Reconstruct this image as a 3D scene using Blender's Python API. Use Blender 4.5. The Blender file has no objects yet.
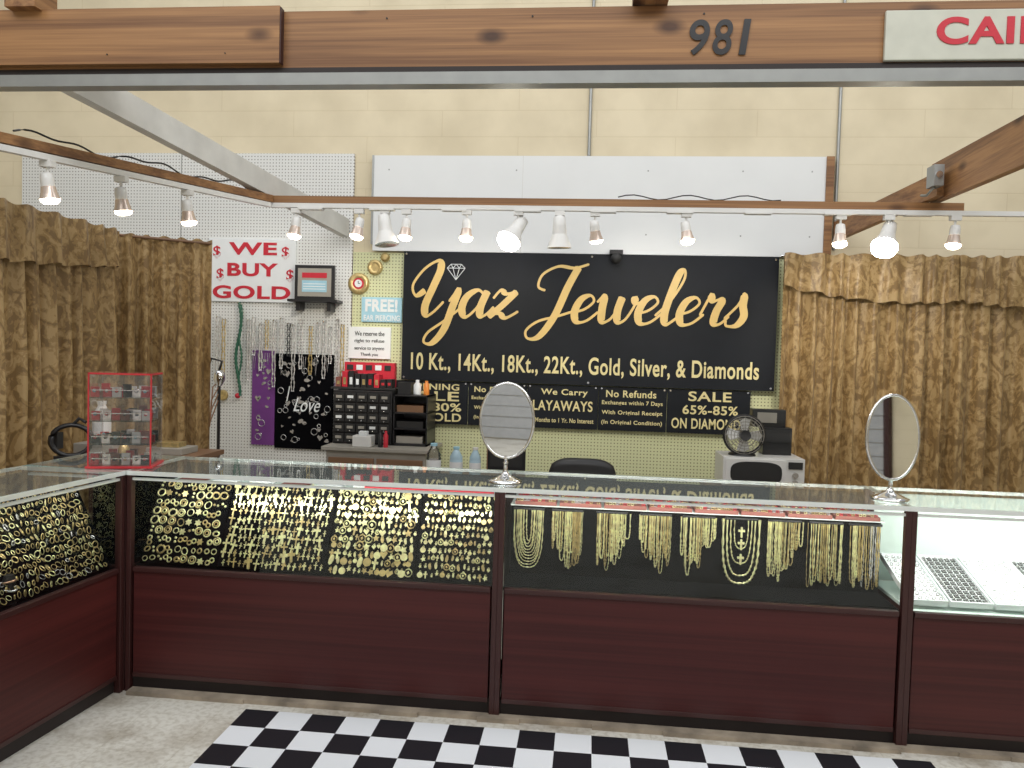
import bpy, math, random
from mathutils import Vector, Matrix
random.seed(7)
sc=bpy.context.scene
try:
    sc.view_settings.view_transform='Standard'
    sc.view_settings.look='None'
except Exception: pass
PI=math.pi

# ---------------------------------------------------------------- materials
def nmat(name):
    m=bpy.data.materials.new(name); m.use_nodes=True
    nt=m.node_tree; b=nt.nodes['Principled BSDF']
    return m,nt,b
def N(nt,t,**k):
    n=nt.nodes.new(t)
    for a,v in k.items(): setattr(n,a,v)
    return n
def plain(name,col,rough=0.5,metal=0.0,var=0.06,scale=12.0,emit=0.0,spec=0.5):
    m,nt,b=nmat(name)
    tc=N(nt,'ShaderNodeTexCoord'); no=N(nt,'ShaderNodeTexNoise'); no.inputs['Scale'].default_value=scale
    no.inputs['Detail'].default_value=4
    nt.links.new(tc.outputs['Object'],no.inputs['Vector'])
    r=N(nt,'ShaderNodeValToRGB')
    r.color_ramp.elements[0].position=0.3; r.color_ramp.elements[1].position=0.7
    r.color_ramp.elements[0].color=tuple(max(0,c*(1-var)) for c in col)+(1,)
    r.color_ramp.elements[1].color=tuple(min(1,c*(1+var)) for c in col)+(1,)
    nt.links.new(no.outputs['Fac'],r.inputs['Fac']); nt.links.new(r.outputs['Color'],b.inputs['Base Color'])
    b.inputs['Roughness'].default_value=rough; b.inputs['Metallic'].default_value=metal
    b.inputs['Specular IOR Level'].default_value=spec
    if emit>0:
        b.inputs['Emission Color'].default_value=tuple(col)+(1,); b.inputs['Emission Strength'].default_value=emit
    return m
def glow(name,col,s):
    m,nt,b=nmat(name); b.inputs['Base Color'].default_value=tuple(col)+(1,)
    b.inputs['Emission Color'].default_value=tuple(col)+(1,); b.inputs['Emission Strength'].default_value=s
    return m
def wood(name,c1,c2,axis='X',rough=0.5,grain=1.0,knots=True,spec=0.5):
    m,nt,b=nmat(name)
    tc=N(nt,'ShaderNodeTexCoord'); mp=N(nt,'ShaderNodeMapping')
    s={'X':(0.16,11,11),'Y':(11,0.16,11),'Z':(11,11,0.16)}[axis]
    mp.inputs['Scale'].default_value=tuple(v*grain for v in s)
    nt.links.new(tc.outputs['Object'],mp.inputs['Vector'])
    no=N(nt,'ShaderNodeTexNoise'); no.inputs['Scale'].default_value=2.2; no.inputs['Detail'].default_value=8; no.inputs['Distortion'].default_value=0.12
    nt.links.new(mp.outputs['Vector'],no.inputs['Vector'])
    no2=N(nt,'ShaderNodeTexNoise'); no2.inputs['Scale'].default_value=11; no2.inputs['Detail'].default_value=3
    nt.links.new(mp.outputs['Vector'],no2.inputs['Vector'])
    r=N(nt,'ShaderNodeValToRGB'); r.color_ramp.elements[0].position=0.34; r.color_ramp.elements[1].position=0.66
    r.color_ramp.elements[0].color=c1+(1,); r.color_ramp.elements[1].color=c2+(1,)
    mx=N(nt,'ShaderNodeMath',operation='ADD'); ml=N(nt,'ShaderNodeMath',operation='MULTIPLY'); ml.inputs[1].default_value=0.45
    sb=N(nt,'ShaderNodeMath',operation='SUBTRACT'); sb.inputs[1].default_value=0.22
    nt.links.new(no2.outputs['Fac'],ml.inputs[0]); nt.links.new(ml.outputs[0],sb.inputs[0])
    nt.links.new(no.outputs['Fac'],mx.inputs[0]); nt.links.new(sb.outputs[0],mx.inputs[1])
    nt.links.new(mx.outputs[0],r.inputs['Fac'])
    out=r.outputs['Color']
    if knots:
        vo=N(nt,'ShaderNodeTexVoronoi'); vo.inputs['Scale'].default_value=1.0
        mp2=N(nt,'ShaderNodeMapping'); s2={'X':(2.2,4.2,4.2),'Y':(4.2,2.2,4.2),'Z':(4.2,4.2,2.2)}[axis]
        mp2.inputs['Scale'].default_value=s2
        nt.links.new(tc.outputs['Object'],mp2.inputs['Vector']); nt.links.new(mp2.outputs['Vector'],vo.inputs['Vector'])
        r2=N(nt,'ShaderNodeValToRGB'); r2.color_ramp.elements[0].position=0.06; r2.color_ramp.elements[1].position=0.17
        r2.color_ramp.elements[0].color=(0.22,0.16,0.12,1); r2.color_ramp.elements[1].color=(1,1,1,1)
        nt.links.new(vo.outputs['Distance'],r2.inputs['Fac'])
        mm=N(nt,'ShaderNodeMixRGB',blend_type='MULTIPLY'); mm.inputs[0].default_value=1
        nt.links.new(out,mm.inputs[1]); nt.links.new(r2.outputs['Color'],mm.inputs[2]); out=mm.outputs[0]
    nt.links.new(out,b.inputs['Base Color']); b.inputs['Roughness'].default_value=rough
    b.inputs['Specular IOR Level'].default_value=spec
    return m
def thin_glass(name,tint=(0.93,0.97,0.95),film=0.0):
    m=bpy.data.materials.new(name); m.use_nodes=True; nt=m.node_tree; nt.nodes.clear()
    o=N(nt,'ShaderNodeOutputMaterial'); t=N(nt,'ShaderNodeBsdfTransparent'); t.inputs[0].default_value=tint+(1,)
    g=N(nt,'ShaderNodeBsdfGlossy'); g.inputs['Roughness'].default_value=0.02; g.inputs[0].default_value=(0.95,1,0.98,1)
    fr=N(nt,'ShaderNodeFresnel'); fr.inputs['IOR'].default_value=1.5
    mx=N(nt,'ShaderNodeMixShader'); nt.links.new(fr.outputs[0],mx.inputs[0])
    src=t.outputs[0]
    if film>0:
        d=N(nt,'ShaderNodeBsdfDiffuse'); d.inputs[0].default_value=(0.75,0.82,0.78,1)
        m2=N(nt,'ShaderNodeMixShader'); m2.inputs[0].default_value=film
        nt.links.new(t.outputs[0],m2.inputs[1]); nt.links.new(d.outputs[0],m2.inputs[2]); src=m2.outputs[0]
    nt.links.new(src,mx.inputs[1]); nt.links.new(g.outputs[0],mx.inputs[2]); nt.links.new(mx.outputs[0],o.inputs[0])
    return m
def pegboard(name,col,hole):
    m,nt,b=nmat(name)
    tc=N(nt,'ShaderNodeTexCoord'); sep=N(nt,'ShaderNodeSeparateXYZ'); nt.links.new(tc.outputs['Object'],sep.inputs[0])
    ds=[]
    for ax in (0,2):
        a=N(nt,'ShaderNodeMath',operation='MULTIPLY'); a.inputs[1].default_value=1/0.0254
        nt.links.new(sep.outputs[ax],a.inputs[0])
        fr=N(nt,'ShaderNodeMath',operation='FRACT'); nt.links.new(a.outputs[0],fr.inputs[0])
        s=N(nt,'ShaderNodeMath',operation='SUBTRACT'); s.inputs[1].default_value=0.5; nt.links.new(fr.outputs[0],s.inputs[0])
        p=N(nt,'ShaderNodeMath',operation='MULTIPLY'); nt.links.new(s.outputs[0],p.inputs[0]); nt.links.new(s.outputs[0],p.inputs[1])
        ds.append(p)
    ad=N(nt,'ShaderNodeMath',operation='ADD'); nt.links.new(ds[0].outputs[0],ad.inputs[0]); nt.links.new(ds[1].outputs[0],ad.inputs[1])
    lt=N(nt,'ShaderNodeMath',operation='LESS_THAN'); lt.inputs[1].default_value=0.036; nt.links.new(ad.outputs[0],lt.inputs[0])
    mx=N(nt,'ShaderNodeMixRGB'); nt.links.new(lt.outputs[0],mx.inputs[0])
    mx.inputs[1].default_value=col+(1,); mx.inputs[2].default_value=hole+(1,)
    nt.links.new(mx.outputs[0],b.inputs['Base Color']); b.inputs['Roughness'].default_value=0.45
    return m
def damask(name,c1,c2,c3):
    m,nt,b=nmat(name)
    tc=N(nt,'ShaderNodeTexCoord'); mp=N(nt,'ShaderNodeMapping'); mp.inputs['Scale'].default_value=(1,1,0.7)
    nt.links.new(tc.outputs['Object'],mp.inputs['Vector'])
    no=N(nt,'ShaderNodeTexNoise'); no.inputs['Scale'].default_value=9; no.inputs['Detail'].default_value=2; no.inputs['Distortion'].default_value=2.6
    nt.links.new(mp.outputs['Vector'],no.inputs['Vector'])
    n2=N(nt,'ShaderNodeTexNoise'); n2.inputs['Scale'].default_value=28; n2.inputs['Detail'].default_value=1; n2.inputs['Distortion'].default_value=1.5
    nt.links.new(mp.outputs['Vector'],n2.inputs['Vector'])
    ma=N(nt,'ShaderNodeMath',operation='MULTIPLY_ADD'); ma.inputs[1].default_value=0.35; ma.inputs[2].default_value=-0.175
    nt.links.new(n2.outputs['Fac'],ma.inputs[0]); ad=N(nt,'ShaderNodeMath',operation='ADD')
    nt.links.new(no.outputs['Fac'],ad.inputs[0]); nt.links.new(ma.outputs[0],ad.inputs[1])
    r=N(nt,'ShaderNodeValToRGB'); e=r.color_ramp.elements
    e[0].position=0.42; e[0].color=c1+(1,); e[1].position=0.46; e[1].color=c2+(1,)
    x=e.new(0.535); x.color=c2+(1,); x=e.new(0.57); x.color=c3+(1,)
    nt.links.new(ad.outputs[0],r.inputs['Fac']); nt.links.new(r.outputs['Color'],b.inputs['Base Color'])
    b.inputs['Roughness'].default_value=0.42; b.inputs['Sheen Weight'].default_value=0.1
    return m
def blockwall(name):
    m,nt,b=nmat(name)
    tc=N(nt,'ShaderNodeTexCoord'); mp=N(nt,'ShaderNodeMapping')
    mp.inputs['Rotation'].default_value=(PI/2,0,0)
    nt.links.new(tc.outputs['Object'],mp.inputs['Vector'])
    br=N(nt,'ShaderNodeTexBrick'); br.inputs['Scale'].default_value=1.0
    br.inputs['Brick Width'].default_value=1.2; br.inputs['Row Height'].default_value=0.203; br.inputs['Mortar Size'].default_value=0.004
    br.inputs['Color1'].default_value=(0.77,0.68,0.49,1); br.inputs['Color2'].default_value=(0.76,0.67,0.48,1); br.inputs['Mortar'].default_value=(0.70,0.605,0.42,1)
    br.inputs['Mortar Smooth'].default_value=0.6
    nt.links.new(mp.outputs['Vector'],br.inputs['Vector'])
    no=N(nt,'ShaderNodeTexNoise'); no.inputs['Scale'].default_value=2.3; no.inputs['Detail'].default_value=7
    nt.links.new(tc.outputs['Object'],no.inputs['Vector'])
    r=N(nt,'ShaderNodeValToRGB'); r.color_ramp.elements[0].color=(0.86,0.85,0.83,1); r.color_ramp.elements[1].color=(1,1,1,1)
    r.color_ramp.elements[0].position=0.3; r.color_ramp.elements[1].position=0.6
    nt.links.new(no.outputs['Fac'],r.inputs['Fac'])
    mm=N(nt,'ShaderNodeMixRGB',blend_type='MULTIPLY'); mm.inputs[0].default_value=1
    nt.links.new(br.outputs['Color'],mm.inputs[1]); nt.links.new(r.outputs['Color'],mm.inputs[2])
    nt.links.new(mm.outputs[0],b.inputs['Base Color']); b.inputs['Roughness'].default_value=0.7
    bp=N(nt,'ShaderNodeBump'); bp.inputs['Strength'].default_value=0.2; bp.inputs['Distance'].default_value=0.01
    nt.links.new(br.outputs['Fac'],bp.inputs['Height']); bp.invert=True
    nt.links.new(bp.outputs[0],b.inputs['Normal'])
    return m
def floormat(name):
    m,nt,b=nmat(name)
    tc=N(nt,'ShaderNodeTexCoord')
    n1=N(nt,'ShaderNodeTexNoise'); n1.inputs['Scale'].default_value=2.6; n1.inputs['Detail'].default_value=9; n1.inputs['Roughness'].default_value=0.62
    n2=N(nt,'ShaderNodeTexNoise'); n2.inputs['Scale'].default_value=45; n2.inputs['Detail'].default_value=5
    for n in (n1,n2): nt.links.new(tc.outputs['Object'],n.inputs['Vector'])
    r=N(nt,'ShaderNodeValToRGB'); e=r.color_ramp.elements
    e[0].position=0.33; e[0].color=(0.38,0.34,0.28,1); e[1].position=0.5; e[1].color=(0.64,0.62,0.565,1)
    nt.links.new(n1.outputs['Fac'],r.inputs['Fac'])
    r2=N(nt,'ShaderNodeValToRGB'); r2.color_ramp.elements[0].position=0.38; r2.color_ramp.elements[0].color=(0.82,0.80,0.77,1)
    r2.color_ramp.elements[1].position=0.55; r2.color_ramp.elements[1].color=(1,1,1,1)
    nt.links.new(n2.outputs['Fac'],r2.inputs['Fac'])
    mm=N(nt,'ShaderNodeMixRGB',blend_type='MULTIPLY'); mm.inputs[0].default_value=1
    nt.links.new(r.outputs[0],mm.inputs[1]); nt.links.new(r2.outputs[0],mm.inputs[2])
    br=N(nt,'ShaderNodeTexBrick'); br.offset=0; br.inputs['Scale'].default_value=1; br.inputs['Brick Width'].default_value=0.305; br.inputs['Row Height'].default_value=0.305
    br.inputs['Mortar Size'].default_value=0.0015; br.inputs['Color1'].default_value=(1,1,1,1); br.inputs['Color2'].default_value=(0.95,0.95,0.94,1); br.inputs['Mortar'].default_value=(0.7,0.67,0.6,1)
    nt.links.new(tc.outputs['Object'],br.inputs['Vector'])
    m3=N(nt,'ShaderNodeMixRGB',blend_type='MULTIPLY'); m3.inputs[0].default_value=0.6
    nt.links.new(mm.outputs[0],m3.inputs[1]); nt.links.new(br.outputs['Color'],m3.inputs[2])
    nt.links.new(m3.outputs[0],b.inputs['Base Color']); b.inputs['Roughness'].default_value=0.4
    return m
def checker(name,size):
    m,nt,b=nmat(name)
    tc=N(nt,'ShaderNodeTexCoord'); mp=N(nt,'ShaderNodeMapping'); mp.inputs['Location'].default_value=(0,0,size*0.4)
    nt.links.new(tc.outputs['Object'],mp.inputs['Vector'])
    ck=N(nt,'ShaderNodeTexChecker'); ck.inputs['Scale'].default_value=1/size
    ck.inputs['Color1'].default_value=(0.014,0.014,0.018,1); ck.inputs['Color2'].default_value=(0.72,0.74,0.77,1)
    nt.links.new(mp.outputs[0],ck.inputs['Vector']); nt.links.new(ck.outputs['Color'],b.inputs['Base Color'])
    b.inputs['Roughness'].default_value=0.28
    return m

M_mahog=wood('mahogany_laminate',(0.046,0.009,0.009),(0.074,0.015,0.014),'X',0.42,0.8,False,0.35)
M_mahogdk=plain('mahogany_trim',(0.042,0.012,0.011),0.4)
M_mahogY=wood('mahogany_laminate_side',(0.050,0.010,0.009),(0.085,0.016,0.014),'X',0.42,0.8,False,0.35)
M_kick=plain('kickboard',(0.02,0.013,0.012),0.6)
M_dirt=plain('concrete_lip',(0.30,0.25,0.19),0.8,var=0.4,scale=9)
M_pine=wood('pine_beam',(0.17,0.075,0.028),(0.37,0.19,0.075),'X',0.5)
M_pineY=wood('pine_beam_y',(0.17,0.075,0.028),(0.37,0.19,0.075),'Y',0.5)
M_whitep=plain('white_paint',(0.62,0.62,0.59),0.5,var=0.12,scale=6)
M_board=plain('white_board',(0.78,0.80,0.80),0.5,var=0.02,scale=3)
M_metalgrey=plain('galvanised',(0.33,0.34,0.33),0.4,0.6)
M_steel=plain('chrome',(0.8,0.8,0.8),0.12,1.0,var=0.02)
M_mirror=plain('mirror_silver',(0.92,0.93,0.92),0.02,1.0,var=0.0)
M_alu=plain('aluminium_trim',(0.82,0.86,0.84),0.3,0.2)
M_glass=thin_glass('showcase_glass')
M_gtop=thin_glass('showcase_top_glass',(0.90,0.95,0.93),0.14)
M_acry=thin_glass('clear_acrylic',(0.96,0.93,0.93),0.06)
M_pegw=pegboard('pegboard_white',(0.76,0.77,0.75),(0.22,0.21,0.19))
M_pegg=pegboard('pegboard_green',(0.64,0.66,0.40),(0.16,0.16,0.08))
M_wall=blockwall('cream_block_wall')
M_floor=floormat('worn_tile_floor')
M_curt=damask('damask_curtain',(0.22,0.135,0.052),(0.325,0.210,0.085),(0.43,0.295,0.135))
M_black=plain('black_velvet',(0.005,0.005,0.006),1.0,spec=0.0)
M_ban=plain('banner_black',(0.006,0.008,0.012),0.6,var=0.1,spec=0.3)
M_gtext=plain('gold_lettering',(0.76,0.54,0.20),0.45,0.0,var=0.05)
M_ytext=plain('cream_lettering',(0.74,0.65,0.33),0.5)
M_gold=plain('gold',(0.93,0.80,0.44),0.3,0.6,var=0.25,scale=45)
M_golddk=plain('old_gold',(0.62,0.48,0.22),0.35,0.7,var=0.25,scale=45)
M_silver=plain('silver',(0.80,0.80,0.80),0.25,0.7,var=0.15,scale=60)
M_red=plain('red_plastic',(0.55,0.03,0.04),0.35)
M_redtext=plain('red_lettering',(0.55,0.02,0.04),0.5)
M_blackpl=plain('black_plastic',(0.02,0.02,0.022),0.35)
M_whitepl=plain('white_plastic',(0.76,0.76,0.74),0.35,var=0.02)
M_paper=plain('paper',(0.78,0.81,0.82),0.7,var=0.02)
M_bulb=glow('lamp_glow',(1.0,0.88,0.68),9)
M_bulbb=glow('flood_lamp_glow',(1.0,0.93,0.80),25)
M_lampm=plain('satin_lamp_reflector',(0.70,0.58,0.50),0.25,0.5)
M_copper=plain('copper_brown',(0.50,0.30,0.20),0.3,0.6)
M_purple=plain('purple_card',(0.16,0.04,0.22),0.6)
M_blue=plain('pale_blue_card',(0.35,0.60,0.72),0.6)
M_cab=plain('grey_laminate',(0.34,0.32,0.28),0.5)
M_deskw=plain('brown_laminate',(0.20,0.11,0.06),0.45)
M_pinkt=plain('red_tray',(0.22,0.075,0.06),0.7)
M_interior=plain('pale_interior',(0.66,0.76,0.71),0.5,var=0.02)
M_greenb=plain('green_beads',(0.03,0.13,0.08),0.3)
M_water=plain('bottle_plastic',(0.45,0.62,0.72),0.15)
M_sign=plain('cream_sign',(0.56,0.57,0.49),0.5)
M_dot=plain('dark_dots',(0.02,0.02,0.02),0.6)
M_roller=plain('roller_door',(0.45,0.46,0.48),0.5)
M_orange=plain('orange_label',(0.75,0.25,0.04),0.4)

# ---------------------------------------------------------------- mesh builder
class MB:
    def __init__(s): s.v=[];s.f=[];s.m=[];s.sm=[];s.mats=[]
    def mi(s,mat):
        if mat not in s.mats: s.mats.append(mat)
        return s.mats.index(mat)
    def add(s,vs,fs,mat,M=None,smooth=False):
        o=len(s.v); i=s.mi(mat)
        for v in vs:
            v=Vector(v); s.v.append(tuple(M@v) if M is not None else tuple(v))
        for f in fs: s.f.append([a+o for a in f]); s.m.append(i); s.sm.append(smooth)
    def box(s,a,b,mat,M=None):
        x0,y0,z0=a;x1,y1,z1=b
        vs=[(x0,y0,z0),(x1,y0,z0),(x1,y1,z0),(x0,y1,z0),(x0,y0,z1),(x1,y0,z1),(x1,y1,z1),(x0,y1,z1)]
        s.add(vs,[(0,3,2,1),(4,5,6,7),(0,1,5,4),(1,2,6,5),(2,3,7,6),(3,0,4,7)],mat,M)
    def beam(s,p,q,w,h,mat):
        p=Vector(p);q=Vector(q);d=(q-p); L=d.length; d.normalize()
        side=d.cross(Vector((0,0,1))).normalized(); up=side.cross(d)
        M=Matrix((( d.x,side.x,up.x,p.x),(d.y,side.y,up.y,p.y),(d.z,side.z,up.z,p.z),(0,0,0,1)))
        s.box((0,-w/2,0),(L,w/2,h),mat,M)
    def lathe(s,prof,mat,M=None,seg=20,caps=True,smooth=True):
        vs=[];fs=[]
        for r,z in prof:
            for k in range(seg):
                a=2*PI*k/seg; vs.append((r*math.cos(a),r*math.sin(a),z))
        for i in range(len(prof)-1):
            for k in range(seg):
                k2=(k+1)%seg; fs.append((i*seg+k,i*seg+k2,(i+1)*seg+k2,(i+1)*seg+k))
        s.add(vs,fs,mat,M,smooth)
        if caps:
            s.add(vs[:seg],[tuple(range(seg))[::-1]],mat,M); s.add(vs[-seg:],[tuple(range(seg))],mat,M)
    def cyl(s,p,q,r,mat,r2=None,seg=12):
        p=Vector(p);q=Vector(q);d=q-p; M=Matrix.Translation(p)@d.to_track_quat('Z','Y').to_matrix().to_4x4()
        s.lathe([(r,0),(r if r2 is None else r2,d.length)],mat,M,seg)
    def tube(s,pts,rad,mat,seg=6,M=None,closed=False):
        pts=[Vector(p) for p in pts]; n=len(pts); vs=[];fs=[]
        for i,p in enumerate(pts):
            a=pts[(i-1)%n] if (closed or i>0) else p; b=pts[(i+1)%n] if (closed or i<n-1) else p
            t=(b-a).normalized()
            r0=Vector((0,1,0)) if abs(t.y)<0.9 else Vector((1,0,0))
            u=t.cross(r0).normalized(); w=t.cross(u)
            r=rad[i] if isinstance(rad,(list,tuple)) else rad
            for k in range(seg):
                an=2*PI*k/seg; vs.append(tuple(p+u*(r*math.cos(an))+w*(r*math.sin(an))))
        m=n if closed else n-1
        for i in range(m):
            j=(i+1)%n
            for k in range(seg):
                k2=(k+1)%seg; fs.append((i*seg+k,i*seg+k2,j*seg+k2,j*seg+k))
        s.add(vs,fs,mat,M,True)
    def prism(s,poly,th,mat,M=None):
        n=len(poly); vs=[(x,y,0) for x,y in poly]+[(x,y,th) for x,y in poly]
        fs=[tuple(range(n))[::-1],tuple(range(n,2*n))]+[(i,(i+1)%n,n+(i+1)%n,n+i) for i in range(n)]
        s.add(vs,fs,mat,M)
    def ring(s,R,r,mat,M=None,seg=14,sx=1.0):
        s.tube([(R*sx*math.cos(2*PI*k/seg),R*math.sin(2*PI*k/seg),0) for k in range(seg)],r,mat,4,M,True)
    def sphere(s,c,r,mat,seg=12,sc=(1,1,1)):
        prof=[(max(1e-4,r*math.sin(PI*i/8)),-r*math.cos(PI*i/8)) for i in range(9)]
        s.lathe(prof,mat,Matrix.Translation(Vector(c))@Matrix.Diagonal((sc[0],sc[1],sc[2],1)),seg,False)
    def obj(s,name,parent=None,bevel=0.0,loc=None,rot=None):
        me=bpy.data.meshes.new(name); me.from_pydata(s.v,[],s.f)
        for m in s.mats: me.materials.append(m)
        me.polygons.foreach_set('material_index',s.m); me.polygons.foreach_set('use_smooth',s.sm); me.update()
        o=bpy.data.objects.new(name,me); sc.collection.objects.link(o)
        if parent: o.parent=parent
        if loc: o.location=loc
        if rot: o.rotation_euler=rot
        if bevel>0:
            b=o.modifiers.new('bevel','BEVEL'); b.width=bevel; b.segments=2; b.limit_method='ANGLE'
        return o
def empty(name,loc=(0,0,0),rotz=0.0):
    e=bpy.data.objects.new(name,None); sc.collection.objects.link(e); e.location=loc; e.rotation_euler=(0,0,rotz); return e
def text(name,body,x0,x1,z0,z1,y,mat,parent=None,bold=0.0,shear=0.0,rz=0.0):
    cu=bpy.data.curves.new(name,'FONT'); cu.body=body; cu.size=1.0; cu.extrude=0.002; cu.offset=bold; cu.shear=shear
    if bold>0.015: cu.space_character=1.08
    cu.materials.append(mat)
    o=bpy.data.objects.new(name,cu); sc.collection.objects.link(o)
    bpy.context.view_layer.update()
    bb=[Vector(c) for c in o.bound_box]
    mnx=min(c.x for c in bb);mxx=max(c.x for c in bb);mny=min(c.y for c in bb);mxy=max(c.y for c in bb)
    sx=(x1-x0)/(mxx-mnx); sy=(z1-z0)/(mxy-mny)
    o.scale=(sx,sy,1); o.rotation_euler=(PI/2,rz,0)
    o.location=(x0-mnx*sx,y,z0-mny*sy)
    if parent: o.parent=parent
    return o

# ---------------------------------------------------------------- room shell
b=MB(); b.box((-8,-7.0,-0.1),(8,6.0,0),M_floor); b.obj('floor')
b=MB(); b.box((-8,6.0,0),(8,6.15,5.2),M_wall); b.obj('wall_back')
b=MB(); b.box((-8,-7.15,0),(8,-7.0,5.2),M_wall); b.obj('wall_front')
b=MB(); b.box((8.0,-7.0,0),(8.15,6.0,5.2),M_wall); b.obj('wall_right')
b=MB(); b.box((-8.15,-7.0,0),(-8.0,6.0,5.2),M_wall); b.obj('wall_left')
b=MB()
for x0 in (-5.5,-1.6,2.3):
    for k in range(14): b.box((x0,-6.99,0.02+k*0.2),(x0+3.0,-6.96-0.012*(k%2),0.21+k*0.2),M_roller)
    b.box((x0-0.1,-6.99,0.0),(x0,-6.93,3.0),M_mahogdk); b.box((x0+3.0,-6.99,0.0),(x0+3.1,-6.93,3.0),M_mahogdk); b.box((x0-0.1,-6.99,2.83),(x0+3.1,-6.9,3.1),M_metalgrey)
b.obj('door_1')
b=MB()
for y0 in (-5.5,-1.5):
    for k in range(14): b.box((7.96+0.012*(k%2),y0,0.02+k*0.2),(7.99,y0+3.0,0.21+k*0.2),M_roller)
    b.box((7.93,y0-0.1,0),(7.99,y0,3.0),M_mahogdk); b.box((7.93,y0+3,0),(7.99,y0+3.1,3.0),M_mahogdk); b.box((7.9,y0-0.1,2.83),(7.99,y0+3.1,3.1),M_metalgrey)
b.obj('door_2')
b=MB()
b.cyl((-0.05,5.982,3.10),(-0.05,5.982,5.0),0.012,M_metalgrey); b.cyl((1.79,5.982,2.41),(1.79,5.982,5.0),0.012,M_metalgrey)
for z in (4.3,):
    for x in (-0.05,1.79): b.box((x-0.03,5.975,z),(x+0.03,5.998,z+0.02),M_metalgrey)
b.obj('electrical_conduit')
b=MB(); b.box((-4.7,5.975,0.02),(-1.89,5.998,3.11),M_pegw); b.box((-3.32,5.972,0.02),(-3.315,5.976,3.11),M_metalgrey); b.obj('white_pegboard')
b=MB(); b.box((-1.88,5.975,0.02),(1.75,5.998,2.34),M_pegg); b.obj('green_pegboard')
b=MB(); b.box((-1.72,5.945,2.35),(1.70,5.974,3.09),M_board); b.box((1.70,5.93,2.36),(1.755,5.974,3.09),M_pine)
b.box((-1.735,5.94,2.4),(-1.72,5.974,3.09),M_metalgrey)
b.box((-0.5515,5.9445,2.35),(-0.5485,5.9455,3.09),M_whitep)
for x in (-1.6,-0.6,0.4,1.1,1.6):
    for z in (2.5,2.98): b.cyl((x,5.943,z),(x,5.946,z),0.006,M_metalgrey,seg=8)
b.obj('white_header_board')

# ---------------------------------------------------------------- floor mat
S=0.148
b=MB(); b.box((0,0,0.0),(S*19,-S*10,0.004),checker('checker_vinyl',S)); b.obj('checkered_floor_mat',loc=(-1.42,3.135,0.001))
b=MB()
xx=-2.0
while xx<2.9:
    w_=random.uniform(.15,.4); b.box((xx,3.195+random.uniform(-.012,.012),0.0),(xx+w_,3.24,0.018),M_dirt); xx+=w_
b.obj('trim_1')

# ---------------------------------------------------------------- beams
b=MB(); b.box((-4.2,3.2,2.75),(5,3.24,2.985),M_pine); b.box((-4.2,3.165,2.76),(-1.335,3.2,2.995),M_pine)
b.box((-1.337,3.168,2.76),(-1.33,3.2,2.99),M_mahogdk)
for x in (-2.47,0.20,2.6):
    b.box((x-0.07,3.12,2.99),(x+0.07,3.26,3.3),M_pineY)
for k in range(14):
    x=-4+k*0.62+random.uniform(-.1,.1)
    if x<-1.4: b.cyl((x,3.162,2.80),(x,3.2,2.80),0.003,M_dot,seg=8)
    if -1.3<x<1.0: b.cyl((x,3.197,2.95),(x,3.2,2.95),0.004,M_dot,seg=8)
b.obj('header_beam')
b=MB(); b.box((-4.2,3.18,2.672),(5,3.245,2.684),M_metalgrey); b.box((-4.2,3.18,2.684),(5,3.188,2.722),M_metalgrey); b.box((-4.2,3.195,2.722),(5,3.245,2.749),M_kick); b.obj('steel_channel')
b=MB(); b.beam((-2.38,3.25,2.69),(-1.94,5.93,2.45),0.06,0.14,M_whitep)
b.obj('white_diagonal_beam')
b=MB(); b.beam((1.99,3.26,2.50),(2.06,4.96,2.555),0.045,0.235,M_pineY); b.beam((2.01,4.75,2.56),(1.79,5.93,2.47),0.045,0.14,M_pineY); b.obj('side_beam')
b=MB(); b.box((1.93,4.66,2.60),(1.985,4.76,2.72),M_metalgrey); b.cyl((1.957,4.65,2.66),(1.957,4.66,2.66),0.02,M_steel); b.tube([(1.95,4.7,2.6),(1.93,4.75,2.56),(1.92,4.8,2.57)],0.008,M_metalgrey)
b.obj('electrical_box')
b=MB(); b.beam((-2.11,4.9,2.505),(2.19,4.9,2.495),0.089,0.045,M_pine)
b.beam((-2.66,3.15,2.43),(-2.11,4.86,2.505),0.089,0.045,M_pineY); b.obj('lighting_support_rail')
b=MB()
b.beam((-2.09,4.87,2.475),(2.6,4.87,2.465),0.035,0.028,M_whitepl); b.beam((-2.63,3.15,2.395),(-2.09,4.84,2.472),0.035,0.028,M_whitepl)
for i in range(9):
    x=-1.9+i*0.47; b.box((x,4.845,2.462),(x+0.16,4.895,2.474),M_whitepl)
b.obj('light_track')
b=MB(); pts=[]
for i in range(61):
    t=i/60; pts.append((-2.64+0.5*t,3.3+1.55*t,2.515+0.06*t+0.015*math.sin(t*17)+0.01*math.sin(t*39)))
b.tube(pts,0.005,M_blackpl,5)
pts=[(0.15+1.0*t/20,4.94,2.575+0.015*math.sin(t*0.9)) for t in range(21)]
b.tube(pts,0.004,M_blackpl,5)
b.obj('electric_cord')
e=empty('house_numbers')
for ch,x0,x1 in (('9',0.36,0.44),('8',0.452,0.53),('1',0.555,0.60)):
    text('digit',ch,x0,x1,2.785,2.925,3.195,M_blackpl,e,bold=0.012,shear=0.12)
b=MB(); b.box((1.11,3.18,2.752),(2.5,3.1995,2.945),M_sign); o=b.obj('stall_name_sign',bevel=0.004)
text('lettering','CAIRO',1.30,1.85,2.81,2.915,3.178,M_redtext,o,bold=0.03)

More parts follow.
